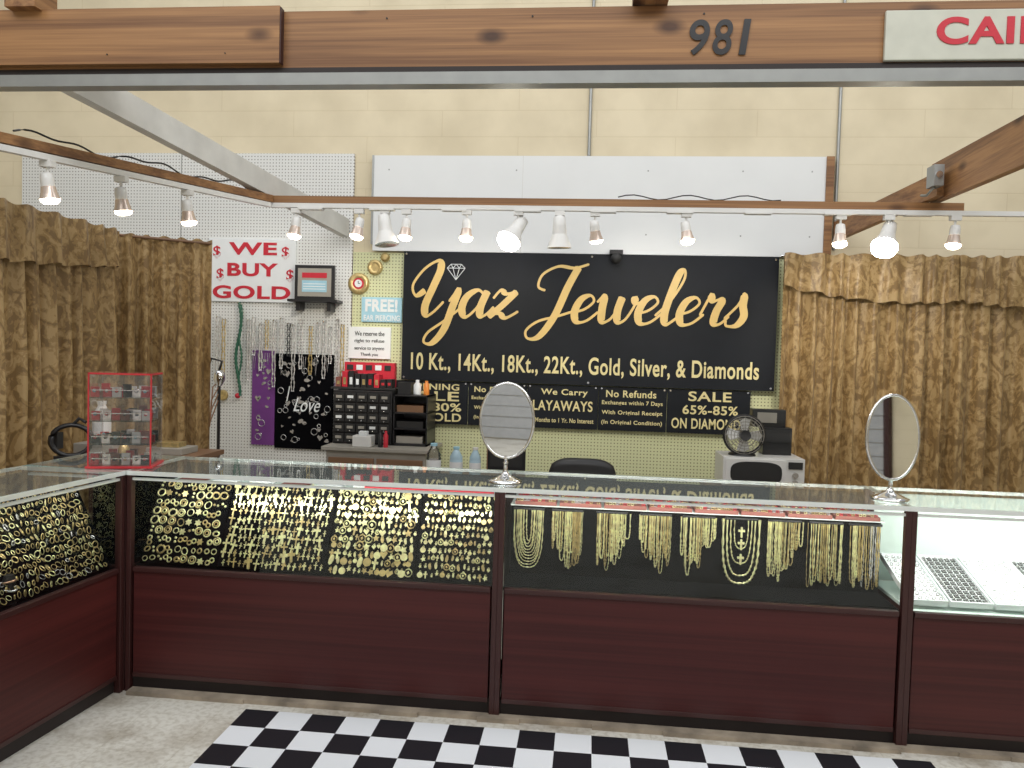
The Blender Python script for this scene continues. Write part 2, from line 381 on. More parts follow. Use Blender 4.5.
# ---------------------------------------------------------------- banner with script lettering
b=MB(); b.box((-1.46,5.925,1.345),(1.385,5.935,2.345),M_ban)
for x in (-1.44,0.0,1.36):
    for z in (1.365,2.325): b.cyl((x,5.92,z),(x,5.926,z),0.008,M_steel)
ban=b.obj('jewelers_banner')
def catmull(P,n=10):
    P=[P[0]]+P+[P[-1]]; out=[]
    for i in range(1,len(P)-2):
        a,b_,c,d=P[i-1],P[i],P[i+1],P[i+2]
        for k in range(n):
            t=k/n; out.append(tuple(0.5*((2*b_[j])+(-a[j]+c[j])*t+(2*a[j]-5*b_[j]+4*c[j]-d[j])*t*t+(-a[j]+3*b_[j]-3*c[j]+d[j])*t**3) for j in (0,1)))
    out.append(P[-1]); return out
G={
'I':([[(0.0,0.95),(-0.3,0.75),(-0.5,1.15),(-0.2,1.75),(0.25,2.05),(0.40,1.75),(0.28,1.1),(0.14,0.4),(0.26,0.02),(0.5,0.15),(0.8,0.55)]],0.78),
'j':([[(0.12,0.55),(0.36,1.02),(0.3,0.3),(0.2,-0.5),(-0.1,-1.0),(-0.42,-0.95),(-0.35,-0.6),(0.1,-0.2),(0.6,0.3)]],0.62),
'a':([[(0.8,0.8),(0.5,1.0),(0.15,0.75),(0.08,0.3),(0.3,0.0),(0.6,0.3),(0.82,0.85)],[(0.86,0.98),(0.76,0.4),(0.84,0.04),(1.05,0.12),(1.25,0.4)]],1.15),
'z':([[(0.05,0.7),(0.25,1.0),(0.5,0.88),(0.85,0.98)],[(0.85,0.98),(0.45,0.45),(0.05,0.02)],[(0.05,0.05),(0.4,0.16),(0.7,0.0),(1.1,0.25)]],1.0),
'J':([[(0.25,1.15),(-0.05,1.3),(0.0,1.75),(0.5,2.05),(1.1,2.0),(1.6,2.15)],[(1.25,2.05),(1.05,1.3),(0.85,0.2),(0.5,-0.55),(0.1,-0.65),(-0.05,-0.35),(0.3,0.0),(0.95,0.2),(1.5,0.4)]],1.5),
'e':([[(-0.05,0.35),(0.4,0.48),(0.68,0.78),(0.5,1.0),(0.2,0.85),(0.08,0.4),(0.25,0.02),(0.6,0.06),(0.95,0.4)]],0.88),
'w':([[(-0.05,0.75),(0.15,1.0),(0.2,0.5),(0.32,0.04),(0.6,0.15),(0.78,0.6),(0.82,0.97)],[(0.82,0.97),(0.78,0.45),(0.9,0.04),(1.15,0.15),(1.35,0.7),(1.28,0.98),(1.35,0.75),(1.6,0.8)]],1.5),
'l':([[(-0.15,0.3),(0.25,0.85),(0.52,1.6),(0.46,1.98),(0.3,1.85),(0.2,1.1),(0.18,0.35),(0.35,0.0),(0.75,0.35)]],0.65),
'r':([[(-0.05,0.35),(0.15,1.1),(0.25,0.88),(0.6,0.95),(0.5,0.5),(0.52,0.08),(0.75,0.06),(1.0,0.35)]],0.92),
's':([[(-0.05,0.25),(0.3,0.75),(0.42,1.15),(0.48,0.75),(0.62,0.35),(0.45,0.02),(0.1,0.0),(0.02,0.2)]],0.8),
}
def script_word(mb,word,x0,zb,u,y,slant,advs,mat):
    cx=0
    for ch in word:
        strokes,adv=G[ch]
        for st in strokes:
            P=catmull(st,10); pts=[]
            for (px,py) in P:
                pts.append((x0+u*(cx*advs+px*1.0+py*slant),zb+u*py))
            n=len(pts); vs=[];fs=[]; W=[]
            for i in range(n):
                a=pts[max(0,i-1)];c=pts[min(n-1,i+1)]; dx=c[0]-a[0];dy=c[1]-a[1];L=math.hypot(dx,dy) or 1
                dx/=L;dy/=L
                W.append((u*(0.046+0.095*max(0,-dy)**0.8),-dy,dx))
            for i in range(n):
                ws=[W[j][0] for j in range(max(0,i-3),min(n,i+4))]; w=sum(ws)/len(ws)
                if i==0 or i==n-1: w*=0.5
                nx,ny=W[i][1],W[i][2]; yy=y-0.00004*i
                vs.append((pts[i][0]+nx*w,yy,pts[i][1]+ny*w)); vs.append((pts[i][0]-nx*w,yy,pts[i][1]-ny*w))
            for i in range(n-1): fs.append((2*i,2*i+2,2*i+3,2*i+1))
            y-=0.0005
            mb.add(vs,fs,mat)
        cx+=adv
b=MB()
script_word(b,'I',-1.33,1.845,0.21,5.923,0.22,1.0,M_gtext)
script_word(b,'jaz',-1.15,1.845,0.21,5.921,0.25,0.95,M_gtext)
script_word(b,'Jewelers',-0.46,1.825,0.206,5.923,0.25,0.98,M_gtext)
b.obj('script_lettering',ban)
b=MB(); dz=[(-0.07,0.03),(-0.04,0.06),(0.04,0.06),(0.07,0.03),(0,-0.06)]
cxx,czz=-1.045,2.19
def L2(p,q): b.tube([(cxx+p[0],5.92,czz+p[1]),(cxx+q[0],5.92,czz+q[1])],0.003,M_paper,4)
for i in range(5): L2(dz[i],dz[(i+1)%5])
L2(dz[0],dz[3]);
for p,q in (((-0.025,0.03),(0,-0.06)),((0.025,0.03),(0,-0.06)),((-0.025,0.03),(0,0.06)),((0.025,0.03),(0,0.06)),((-0.04,0.06),(-0.025,0.03)),((0.04,0.06),(0.025,0.03))): L2(p,q)
b.obj('diamond_logo',ban)
text('subtitle','10 Kt., 14Kt., 18Kt., 22Kt., Gold, Silver, & Diamonds',-1.385,1.27,1.405,1.56,5.922,M_ytext,ban,bold=0.019)
def small_banner(x0,x1,lines):
    b=MB(); b.box((x0,5.94,1.005),(x1,5.948,1.338),M_ban)
    for x in (x0+0.02,x1-0.02): b.cyl((x,5.936,1.325),(x,5.941,1.325),0.007,M_steel)
    o=b.obj('sale_banner')
    for body,a,c,z0,z1 in lines: text('lettering',body,a,c,z0,z1,5.938,M_ytext,o,bold=0.019)
small_banner(-1.6,-0.93,[('OPENING',-1.42,-1.00,1.27,1.32),('SALE',-1.45,-1.0,1.185,1.26),('65%-80%',-1.5,-0.98,1.105,1.17),('ON GOLD',-1.5,-0.98,1.025,1.09)])
small_banner(-0.925,-0.47,[('No Refunds',-0.88,-0.52,1.265,1.31),('Exchanges within 7 Days',-0.9,-0.5,1.20,1.235),('With Original Receipt',-0.88,-0.52,1.125,1.16),('(In Original Condition)',-0.88,-0.52,1.05,1.085)])
small_banner(-0.465,0.08,[('We Carry',-0.36,0.0,1.25,1.31),('LAYAWAYS',-0.42,0.04,1.14,1.22),('3 Months to 1 Yr. No Interest',-0.43,0.05,1.05,1.085)])
small_banner(0.085,0.6,[('No Refunds',0.14,0.52,1.26,1.315),('Exchanges within 7 Days',0.11,0.57,1.195,1.235),('With Original Receipt',0.11,0.57,1.12,1.16),('(In Original Condition)',0.11,0.57,1.045,1.085)])
small_banner(0.605,1.22,[('SALE',0.76,1.08,1.25,1.325),('65%-85%',0.72,1.13,1.15,1.22),('ON DIAMONDS',0.64,1.19,1.04,1.12)])

# ---------------------------------------------------------------- left wall items
b=MB(); b.box((-3.07,5.955,1.925),(-2.345,5.974,2.43),M_paper); o=b.obj('we_buy_gold_sign',bevel=0.003)
text('lettering','WE',-2.90,-2.50,2.30,2.40,5.953,M_redtext,o,bold=0.03)
text('lettering','BUY',-2.91,-2.49,2.13,2.235,5.953,M_redtext,o,bold=0.03)
text('lettering','GOLD',-3.03,-2.385,1.95,2.055,5.953,M_redtext,o,bold=0.03)
for x,z in ((-3.03,2.27),(-3.0,2.09),(-2.46,2.27),(-2.42,2.09)):
    text('lettering','$',x,x+0.06,z,z+0.1,5.953,M_redtext,o,bold=0.012)
b=MB(); b.box((-2.36,5.83,1.93),(-1.96,5.974,1.95),M_blackpl); b.box((-2.3,5.86,1.86),(-2.27,5.974,1.93),M_blackpl); b.box((-2.05,5.86,1.86),(-2.02,5.974,1.93),M_blackpl); b.obj('black_display_shelf')
b=MB(); b.box((-2.32,5.88,1.95),(-2.0,5.9,2.22),M_blackpl); b.box((-2.295,5.877,1.975),(-2.025,5.88,2.195),M_cab); b.box((-2.26,5.875,2.12),(-2.06,5.877,2.16),M_redtext); b.box((-2.26,5.875,2.01),(-2.06,5.877,2.10),M_blue)
for i in range(3): b.box((-2.25,5.8745,2.03+i*0.02),(-2.07,5.875,2.036+i*0.02),M_paper)
b.obj('framed_certificate')
b=MB(); Mx=Matrix.Translation((-1.83,5.974,2.09))@Matrix.Rotation(PI/2,4,'X')
b.lathe([(0.085,0),(0.085,0.015),(0.07,0.03),(0.045,0.02)],M_golddk,Mx,28); b.lathe([(0.045,0.0),(0.045,0.0205)],M_redtext,Mx,28); b.lathe([(0.03,0.0),(0.03,0.0225)],M_paper,Mx,28)
b.box((-1.832,5.948,2.09),(-1.828,5.951,2.11),M_black); b.box((-1.83,5.948,2.088),(-1.815,5.951,2.092),M_black); 
b.obj('round_clock')
b=MB(); Mx=Matrix.Translation((-1.70,5.974,2.22))@Matrix.Rotation(PI/2,4,'X'); b.lathe([(0.06,0),(0.06,0.02),(0.045,0.03),(0.03,0.022)],M_golddk,Mx,24)
Mx=Matrix.Translation((-1.62,5.974,2.30))@Matrix.Rotation(PI/2,4,'X'); b.lathe([(0.035,0),(0.035,0.02),(0.02,0.03)],M_golddk,Mx,18); b.obj('gold_wall_plaque')
b=MB(); b.box((-1.80,5.955,1.79),(-1.475,5.974,1.985),M_blue); o=b.obj('ear_piercing_sign'); text('lettering','FREE!',-1.77,-1.51,1.87,1.97,5.953,M_paper,o,bold=0.04); text('lettering','EAR PIERCING',-1.78,-1.49,1.80,1.845,5.953,M_paper,o,bold=0.02)
b=MB(); b.box((-1.90,5.955,1.50),(-1.56,5.974,1.75),M_paper); o=b.obj('refund_notice')
for i,t in enumerate(('We reserve the','right to refuse','service to anyone')): text('lettering',t,-1.85,-1.61,1.68-i*0.06,1.715-i*0.06,5.953,M_dot,o)
text('lettering','Thank you',-1.80,-1.66,1.515,1.545,5.953,M_dot,o)
def panel(name,x0,x1,z0,z1,mat,items):
    b=MB(); b.box((x0,5.955,z0),(x1,5.974,z1),mat)
    for i in range(items):
        x=random.uniform(x0+0.04,x1-0.04); z=random.uniform(z0+0.05,z1-0.05); s=random.uniform(0.010,0.026)
        M=Matrix.Translation((x,5.953,z))@Matrix.Rotation(PI/2,4,'X')@Matrix.Rotation(random.uniform(-.5,.5),4,'Z')
        k=random.choice('rhc')
        if k=='r': b.ring(s,0.003,M_silver,M)
        elif k=='h': b.prism([(0,-s),(s,s*0.3),(s*0.6,s),(0,s*0.5),(-s*0.6,s),(-s,s*0.3)],0.004,M_silver,M)
        else: b.prism([(s*math.cos(a*PI/4),s*0.6*math.sin(a*PI/4)) for a in range(8)],0.004,M_silver,M)
    for i in range(5):
        x=x0+(i+0.5)*(x1-x0)/5; l=random.uniform(.08,.2); b.tube([(x-.01,5.95,z1-.02),(x,5.95,z1-l),(x+.012,5.95,z1-.02)],0.003,M_silver,4)
    return b.obj(name)
panel('silver_pendant_display',-2.69,-2.5,0.78,1.54,M_purple,22)
o=panel('silver_pendant_display',-2.495,-2.02,0.76,1.52,M_black,60)
text('lettering','Love',-2.34,-2.12,1.06,1.17,5.95,M_paper,o,shear=0.4); text('lettering','I',-2.40,-2.37,1.14,1.26,5.95,M_paper,o,shear=0.4)
panel('silver_pendant_display',-2.01,-1.9,0.87,1.30,M_purple,8)
b=MB()
for x,z1,z0,m in ((-2.97,1.80,1.22,M_silver),(-2.92,1.78,1.35,M_golddk),(-2.71,1.78,1.30,M_silver),(-2.67,1.80,1.5,M_silver),(-2.61,1.75,1.38,M_silver),(-2.56,1.78,1.55,M_golddk),(-2.50,1.78,1.25,M_silver),(-2.44,1.80,1.40,M_silver),(-2.38,1.76,1.5,M_blackpl),(-2.34,1.75,1.22,M_silver),(-2.28,1.79,1.40,M_silver),(-2.20,1.74,1.36,M_golddk),(-2.14,1.77,1.5,M_silver),(-2.09,1.78,1.33,M_silver),(-2.04,1.74,1.45,M_silver),(-1.98,1.80,1.15,M_silver),(-1.94,1.76,1.30,M_golddk)):
    for s in (-0.010,0.010):
        n=30; b.tube([(x+s*(1+0.3*math.sin(k)),5.925,z1-(z1-z0)*k/n) for k in range(n+1)],[0.003 if k%2 else 0.007 for k in range(n+1)],m,5)
    b.cyl((x,5.974,z1),(x,5.905,z1),0.005,M_steel)
b.obj('hanging_silver_chains')
b=MB()
n=40; b.tube([(-2.80+0.02*math.sin(k*.2),5.935,1.92-0.75*k/n) for k in range(n+1)],[0.010 if k%2 else 0.016 for k in range(n+1)],M_greenb,6); b.cyl((-2.8,5.974,1.92),(-2.8,5.915,1.92),0.005,M_steel)
b.tube([(-2.78+0.01*math.sin(k*.3),5.93,1.90-0.65*k/n) for k in range(n+1)],[0.006 if k%2 else 0.011 for k in range(n+1)],M_greenb,6)
b.sphere((-2.8,5.935,1.17),0.022,M_redtext); b.obj('bead_strand')
b=MB(); Mx=Matrix.Translation((-2.93,5.96,1.17))@Matrix.Rotation(PI/2,4,'X'); b.lathe([(0.03,0),(0.045,0.01),(0.035,0.02)],M_golddk,Mx,16); b.obj('gold_medallion')
b=MB()
b.box((-1.95,5.70,1.265),(-1.45,5.93,1.28),M_dot)
for i in range(9):
    x=-1.93+i*0.05; h=random.uniform(0.06,0.13); b.box((x,5.75,1.281),(x+0.042,5.85,1.281+h),random.choice([M_redtext,M_blackpl,M_blackpl,M_pinkt,M_copper])); b.box((x+.01,5.748,1.30),(x+.032,5.75,1.281+h*.6),random.choice([M_paper,M_golddk,M_red]))
b.box((-1.90,5.87,1.281),(-1.50,5.93,1.47),M_redtext)
for i in range(5): b.box((-1.88+i*0.075,5.865,1.41),(-1.83+i*0.075,5.87,1.45),M_paper if i%2 else M_dot)
b.obj('red_gift_boxes',bevel=0.002)
b=MB()
b.box((-1.90,5.62,0.862),(-1.45,5.93,1.26),M_blackpl)
for r in range(5):
    for c in range(5):
        x=-1.89+c*0.087; z=0.875+r*0.076; b.box((x,5.605,z),(x+0.077,5.622,z+0.062),M_dot)
        b.box((x+0.015,5.60,z+0.025),(x+0.06,5.606,z+0.045),M_paper if random.random()<.3 else M_cab); b.sphere((x+0.038,5.598,z+0.01),0.005,M_steel,8)
b.obj('drawer_organizer',bevel=0.003)
b=MB()
b.box((-1.44,5.62,0.862),(-1.18,5.93,0.877),M_blackpl); b.box((-1.44,5.92,0.862),(-1.18,5.93,1.24),M_blackpl); b.box((-1.44,5.62,0.862),(-1.43,5.93,1.24),M_blackpl); b.box((-1.19,5.62,0.862),(-1.18,5.93,1.24),M_blackpl)
for z in (0.98,1.1,1.23): b.box((-1.44,5.62,z),(-1.18,5.93,z+0.01),M_blackpl)
for z,m in ((0.878,M_cab),(0.991,M_dot),(1.111,M_deskw)): b.box((-1.42,5.65,z),(-1.22,5.9,z+0.05),m)
b.obj('letter_tray')
b=MB()
b.box((-1.43,5.7,1.241),(-1.33,5.85,1.33),M_blackpl); b.lathe([(0.03,0),(0.03,0.07),(0.015,0.09),(0.015,0.11)],M_paper,Matrix.Translation((-1.29,5.75,1.241)),14)
b.lathe([(0.022,0),(0.022,0.08),(0.012,0.09),(0.012,0.105)],M_orange,Matrix.Translation((-1.22,5.75,1.241)),14); b.obj('cleaner_bottles')
b=MB(); b.box((-1.89,5.45,0.0),(-1.15,5.93,0.83),M_cab); b.box((-1.92,5.42,0.83),(-1.12,5.94,0.858),M_cab)
for i in range(2): b.box((-1.87+i*0.36,5.435,0.05),(-1.53+i*0.36,5.452,0.78),M_deskw)
b.obj('storage_cabinet',bevel=0.004)
b=MB(); b.box((-1.70,5.46,0.859),(-1.56,5.57,0.94),M_whitepl); b.box((-1.66,5.48,0.94),(-1.60,5.54,0.97),M_paper); b.obj('tissue_box',bevel=0.005)
b=MB()
for x,m in ((-1.5,M_blackpl),(-1.46,M_redtext)): b.lathe([(0.018,0),(0.018,0.09),(0.01,0.1),(0.01,0.12)],m,Matrix.Translation((x,5.5,0.859)),12)
b.obj('spray_bottles')
b=MB(); b.box((-1.15,4.95,0.70),(-0.42,5.4,0.73),M_deskw)
for x in (-1.12,-0.48):
    for y in (4.98,5.34): b.box((x,y,0),(x+0.04,y+0.04,0.70),M_deskw)
b.obj('work_table')
def bottle(x,y,z,m,h=0.2,r=0.03,cap=M_whitepl):
    b=MB(); b.lathe([(r*.9,0),(r,0.01),(r,h*.55),(r*.92,h*.6),(r,h*.66),(r*.45,h*.88),(r*.4,h*.92)],m,Matrix.Translation((x,y,z)),16)
    b.lathe([(r*.48,h*.92),(r*.48,h)],cap,Matrix.Translation((x,y,z)),14); b.lathe([(r*1.01,h*.25),(r*1.01,h*.5)],M_paper,Matrix.Translation((x,y,z)),16,False); return b.obj('water_bottle')
bottle(-1.02,5.1,0.731,M_acry,0.22,0.05,M_blue); bottle(-0.87,5.12,0.731,M_water,0.20,.045,M_blue); bottle(-0.74,5.12,0.731,M_water,0.20,.04,M_whitepl)
b=MB(); b.box((-0.66,5.1,0.79),(-0.40,5.13,0.97),M_blackpl); b.box((-0.64,5.098,0.81),(-0.42,5.1,0.95),M_dot); b.box((-0.55,5.12,0.735),(-0.51,5.14,0.82),M_blackpl); b.box((-0.6,5.06,0.731),(-0.46,5.2,0.741),M_blackpl); b.box((-0.66,5.097,0.79),(-0.653,5.1,0.97),M_copper)
b.obj('computer_monitor',bevel=0.004)
b=MB(); cx,cy=-0.02,5.0
n=14; vs=[];fs=[]
for t in (0,1):
    for j in range(9):
        v=j/8; zz=0.50+0.37*v
        for i in range(n+1):
            u=i/n*2-1; w=0.24*(1-0.25*(1-v)**2)*(1-0.12*v**6); zt=zz-0.05*abs(u)**4*v
            vs.append((cx+u*w,cy+0.22+0.05*v-0.05*u*u*-1*0.6-t*0.05,zt))
def gi(t,j,i): return t*9*(n+1)+j*(n+1)+i
for j in range(8):
    for i in range(n): fs.append((gi(0,j,i),gi(0,j,i+1),gi(0,j+1,i+1),gi(0,j+1,i))); fs.append((gi(1,j,i),gi(1,j+1,i),gi(1,j+1,i+1),gi(1,j,i+1)))
for i in range(n): fs.append((gi(0,8,i),gi(0,8,i+1),gi(1,8,i+1),gi(1,8,i))); fs.append((gi(0,0,i),gi(1,0,i),gi(1,0,i+1),gi(0,0,i+1)))
for j in range(8): fs.append((gi(0,j,0),gi(0,j+1,0),gi(1,j+1,0),gi(1,j,0))); fs.append((gi(0,j,n),gi(1,j,n),gi(1,j+1,n),gi(0,j+1,n)))
b.add(vs,fs,M_blackpl,None,True)
b.box((cx-0.24,cy-0.25,0.42),(cx+0.24,cy+0.22,0.49),M_blackpl); b.cyl((cx,cy,0.1),(cx,cy,0.42),0.03,M_steel); b.box((cx-0.03,cy+0.15,0.40),(cx+0.03,cy+0.27,0.6),M_blackpl)
for k in range(5):
    a=2*PI*k/5+.3; ex,ey=cx+0.28*math.cos(a),cy+0.28*math.sin(a); b.beam((cx,cy,0.08),(ex,ey,0.05),0.05,0.03,M_blackpl); b.sphere((ex,ey,0.027),0.027,M_dot,10)
for s in (-1,1):
    b.tube([(cx+s*0.24,cy-0.1,0.45),(cx+s*0.29,cy-0.1,0.55),(cx+s*0.29,cy-0.08,0.66)],0.015,M_blackpl,6); b.box((cx+s*0.29-0.03,cy-0.2,0.66),(cx+s*0.29+0.03,cy+0.08,0.69),M_blackpl)
b.obj('office_chair')
b=MB(); b.box((0.8,5.0,0.70),(1.6,5.5,0.73),M_deskw)
for x in (0.82,1.54):
    for y in (5.02,5.44): b.box((x,y,0),(x+0.04,y+0.04,0.70),M_deskw)
b.obj('side_table')
b=MB(); b.box((0.90,5.15,0.745),(1.42,5.48,0.935),M_whitepl); b.box((0.915,5.14,0.755),(1.30,5.151,0.925),M_whitepl)
b.prism([(1.11+0.165*math.copysign(abs(math.cos(a))**0.6,math.cos(a)),0.835+0.075*math.copysign(abs(math.sin(a))**0.6,math.sin(a))) for a in [2*PI*k/28 for k in range(28)]],0.004,M_dot,Matrix(((1,0,0,0),(0,0,-1,5.14),(0,1,0,0),(0,0,0,1))))
b.box((1.315,5.14,0.87),(1.405,5.151,0.915),M_dot)
for z in (0.78,0.83): b.cyl((1.36,5.15,z),(1.36,5.13,z),0.018,M_cab)
for x in (0.93,1.37):
    for y in (5.2,5.42): b.cyl((x,y,0.73),(x,y,0.745),0.015,M_blackpl)
b.obj('microwave_oven',bevel=0.006)
b=MB(); fx,fy,fz=1.04,5.22,1.075
for R_ in (0.03,0.05,0.07,0.09,0.11,0.125): 
    for yy in (-0.03*math.cos(R_/0.125*PI/2)-0.02, 0.03*math.cos(R_/0.125*PI/2)+0.02): b.ring(R_,0.0022,M_cab,Matrix.Translation((fx,fy+yy,fz))@Matrix.Rotation(PI/2,4,'X'),28)
for k in range(20):
    a=2*PI*k/20; b.tube([(fx+r*math.cos(a),fy-0.03*math.cos(r/0.125*PI/2)-0.02,fz+r*math.sin(a)) for r in (0.02,0.06,0.1,0.127)],0.0016,M_cab,4)
b.cyl((fx,fy-0.055,fz),(fx,fy+0.09,fz),0.035,M_blackpl,seg=18)
b.ring(0.128,0.012,M_blackpl,Matrix.Translation((fx,fy,fz))@Matrix.Rotation(PI/2,4,'X'),32)
for k in range(4):
    a=2*PI*k/4; M=Matrix.Translation((fx,fy,fz))@Matrix.Rotation(PI/2,4,'X')@Matrix.Rotation(a,4,'Z')@Matrix.Rotation(0.45,4,'X')
    b.prism([(0.02,-0.02),(0.10,-0.045),(0.115,0.0),(0.09,0.04),(0.02,0.02)],0.003,M_whitepl,M)
b.cyl((fx,fy+0.05,0.95),(fx,fy+0.05,fz-0.02),0.015,M_blackpl); b.lathe([(0.09,0),(0.085,0.012),(0.03,0.02)],M_blackpl,Matrix.Translation((fx,fy+0.05,0.936)),24)
b.obj('desk_fan')
b=MB(); b.box((1.19,5.34,0.936),(1.38,5.47,1.12),M_blackpl); b.box((1.2,5.335,1.02),(1.37,5.34,1.10),M_dot); b.box((1.12,5.36,1.12),(1.34,5.46,1.24),M_blackpl); b.box((1.15,5.355,1.15),(1.28,5.36,1.22),M_cab); b.obj('stacked_black_boxes',bevel=0.004)
b=MB(); b.box((-2.98,3.86,0.86),(-2.35,4.80,0.89),M_deskw)
for x in (-2.96,-2.41):
    for y in (3.88,4.73): b.box((x,y,0),(x+.04,y+.04,0.86),M_deskw)
b.obj('work_bench')
b=MB(); b.lathe([(0.12,0.0),(0.12,0.01),(0.015,0.03)],M_blackpl,Matrix.Translation((-2.80,5.62,0.0)),20); b.cyl((-2.80,5.62,0.02),(-2.80,5.62,1.38),0.012,M_blackpl)
b.lathe([(0.02,0),(0.045,0.05),(0.04,0.1),(0.02,0.12)],M_steel,Matrix.Translation((-2.80,5.62,1.26)),14)
b.tube([(-2.80,5.62,1.38),(-2.77,5.60,1.45),(-2.84,5.57,1.47),(-2.86,5.55,1.38)],0.010,M_blackpl,6)
for k in range(4): b.tube([(-2.80,5.61,1.3-.05*k),(-2.84-.01*k,5.60,1.25-.1*k),(-2.86,5.60,0.95)],0.005,M_copper,5)
b.obj('tool_stand')
b=MB(); b.ring(0.10,0.015,M_blackpl,Matrix.Translation((-2.83,3.98,1.02))@Matrix.Rotation(0.5,4,'Z')@Matrix.Rotation(PI/2,4,'X')@Matrix.Diagonal((1,0.85,1,1)),24)
b.box((-2.90,3.93,0.891),(-2.76,4.03,0.935),M_blackpl); b.box((-2.94,3.96,0.97),(-2.90,4.01,1.06),M_dot); b.tube([(-2.83,3.98,1.1),(-2.8,4.0,1.14),(-2.76,4.0,1.12)],0.01,M_blackpl); b.obj('magnifier_lamp')
b=MB(); b.box((-2.92,4.12,0.891),(-2.68,4.28,0.985),M_cab); b.obj('storage_box',bevel=0.004)
bottle(-2.80,4.20,0.986,M_whitepl,0.24,0.05)
b=MB(); b.box((-2.68,4.45,0.891),(-2.45,4.65,0.93),M_cab); b.box((-2.64,4.5,0.93),(-2.5,4.6,0.96),M_golddk); b.lathe([(0.03,0),(0.03,0.08),(0.02,0.1)],M_golddk,Matrix.Translation((-2.6,4.1,0.891)),14); b.obj('workbench_tools',bevel=0.003)

# ---------------------------------------------------------------- curtains
def curtain(mb,path,z0,z1,wl,amp,mat,nz=14,seed=0,hem=None,off=0.0,zend=None):
    rnd=random.Random(seed); pts=[]; 
    for (a,c) in zip(path[:-1],path[1:]):
        L=math.hypot(c[0]-a[0],c[1]-a[1]); n=max(2,int(L/0.012))
        for k in range(n): t=k/n; pts.append((a[0]+(c[0]-a[0])*t,a[1]+(c[1]-a[1])*t,(c[0]-a[0])/L,(c[1]-a[1])/L))
    pts.append((path[-1][0],path[-1][1],pts[-1][2],pts[-1][3]))
    ph=0; P=[]; w=wl; Am=[]; am=1
    for i in range(len(pts)):
        if i%10==0: w=wl*rnd.uniform(0.6,1.6); am2=rnd.uniform(0.6,1.4)
        am+=(am2-am)*0.1
        ph+=0.012/w*2*PI; P.append(ph); Am.append(am)
    vs=[];fs=[]; n=len(pts)
    for j in range(nz+1):
        v=j/nz
        for i,(x,y,dx,dy) in enumerate(pts):
            zb=z0+(hem(i/n,P[i]) if hem else 0)
            z1i=z1 if zend is None else z1+(zend-z1)*i/n
            z=z1i+0.008*math.sin(P[i]*1.0)+(zb-z1i)*v; A=amp*(0.35+0.65*min(1,v*2.5))*Am[i]
            f=math.sin(P[i]+0.5*math.sin(v*2+i*0.01)); f=math.copysign(abs(f)**0.75,f)+0.3*math.sin(P[i]*2.3+v*1.5)
            o=A*f+off; nx,ny=dy,-dx
            vs.append((x+nx*o,y+ny*o,z))
    for j in range(nz):
        for i in range(n-1): fs.append((j*n+i,j*n+i+1,(j+1)*n+i+1,(j+1)*n+i))
    mb.add(vs,fs,mat,None,True)
b=MB(); curtain(b,[(1.40,5.86),(3.9,5.86)],0.03,2.345,0.12,0.042,M_curt,16,3)
curtain(b,[(1.39,5.84),(2.62,5.84)],2.12,2.355,0.16,0.022,M_curt,6,5,hem=lambda t,p:-0.05*math.sin(t*PI)-0.09*t,off=0.046)
curtain(b,[(2.60,5.84),(3.9,5.84)],2.04,2.355,0.16,0.022,M_curt,6,8,hem=lambda t,p:-0.05*math.sin(t*PI),off=0.048)
b.cyl((1.38,5.86,2.345),(3.9,5.86,2.345),0.010,M_steel); b.obj('damask_curtain')
b=MB(); curtain(b,[(-3.17,2.4),(-3.12,4.82),(-3.02,4.93),(-2.62,5.13)],0.03,2.29,0.12,0.040,M_curt,16,13)
curtain(b,[(-3.17,2.4),(-3.12,4.78)],2.0,2.30,0.18,0.022,M_curt,6,15,hem=lambda t,p:-0.05*math.sin(t*PI)+0.06*t,off=0.054)
b.cyl((-3.17,2.4,2.28),(-3.12,4.85,2.28),0.010,M_deskw); b.cyl((-3.12,4.85,2.28),(-2.62,5.13,2.27),0.010,M_deskw); b.obj('damask_curtain')

# ---------------------------------------------------------------- display cases
def case(L,loc,rotz,woodm,back,kind,glassend=True):
    root=empty('jewelry_display_case',loc,rotz)
    b=MB()
    b.box((0.03,0.012,0.07),(L-0.03,0.49,0.55),woodm); b.box((0.02,0.03,0.0),(L-0.02,0.48,0.07),M_kick)
    b.box((0.03,0.008,0.065),(L-0.03,0.02,0.085),M_mahogdk); b.box((0.03,0.003,0.545),(L-0.03,0.03,0.565),M_mahogdk)
    for x in (0.0,L-0.022): b.box((x,0.0,0.0),(x+0.022,0.03,0.985),M_mahogdk); b.box((x,0.47,0.0),(x+0.022,0.5,0.985),M_mahogdk)
    b.box((0.022,0.475,0.565),(L-0.022,0.49,0.97),back)
    b.box((0.022,0.03,0.55),(L-0.022,0.47,0.566),back)
    b.obj('cabinet',root,bevel=0.002)
    b=MB(); b.box((0.022,0.008,0.955),(L-0.022,0.022,0.966),M_alu)
    b.box((0.0,-0.002,0.978),(L,0.010,0.9965),M_alu); b.box((0.0,0.49,0.982),(L,0.502,0.9965),M_alu)
    b.box((0.0,0.01,0.985),(0.006,0.49,0.9965),M_alu); b.box((L-0.006,0.01,0.985),(L,0.49,0.9965),M_alu)
    b.obj('metal_trim',root)
    b=MB(); b.add([(0.022,0.015,0.565),(L-0.022,0.015,0.565),(L-0.022,0.015,0.955),(0.022,0.015,0.955)],[(0,1,2,3)],M_glass)
    b.add([(0,0,0.997),(L,0,0.997),(L,0.5,0.997),(0,0.5,0.997)],[(0,1,2,3)],M_gtop)
    b.obj('glass_panes',root)
    return root
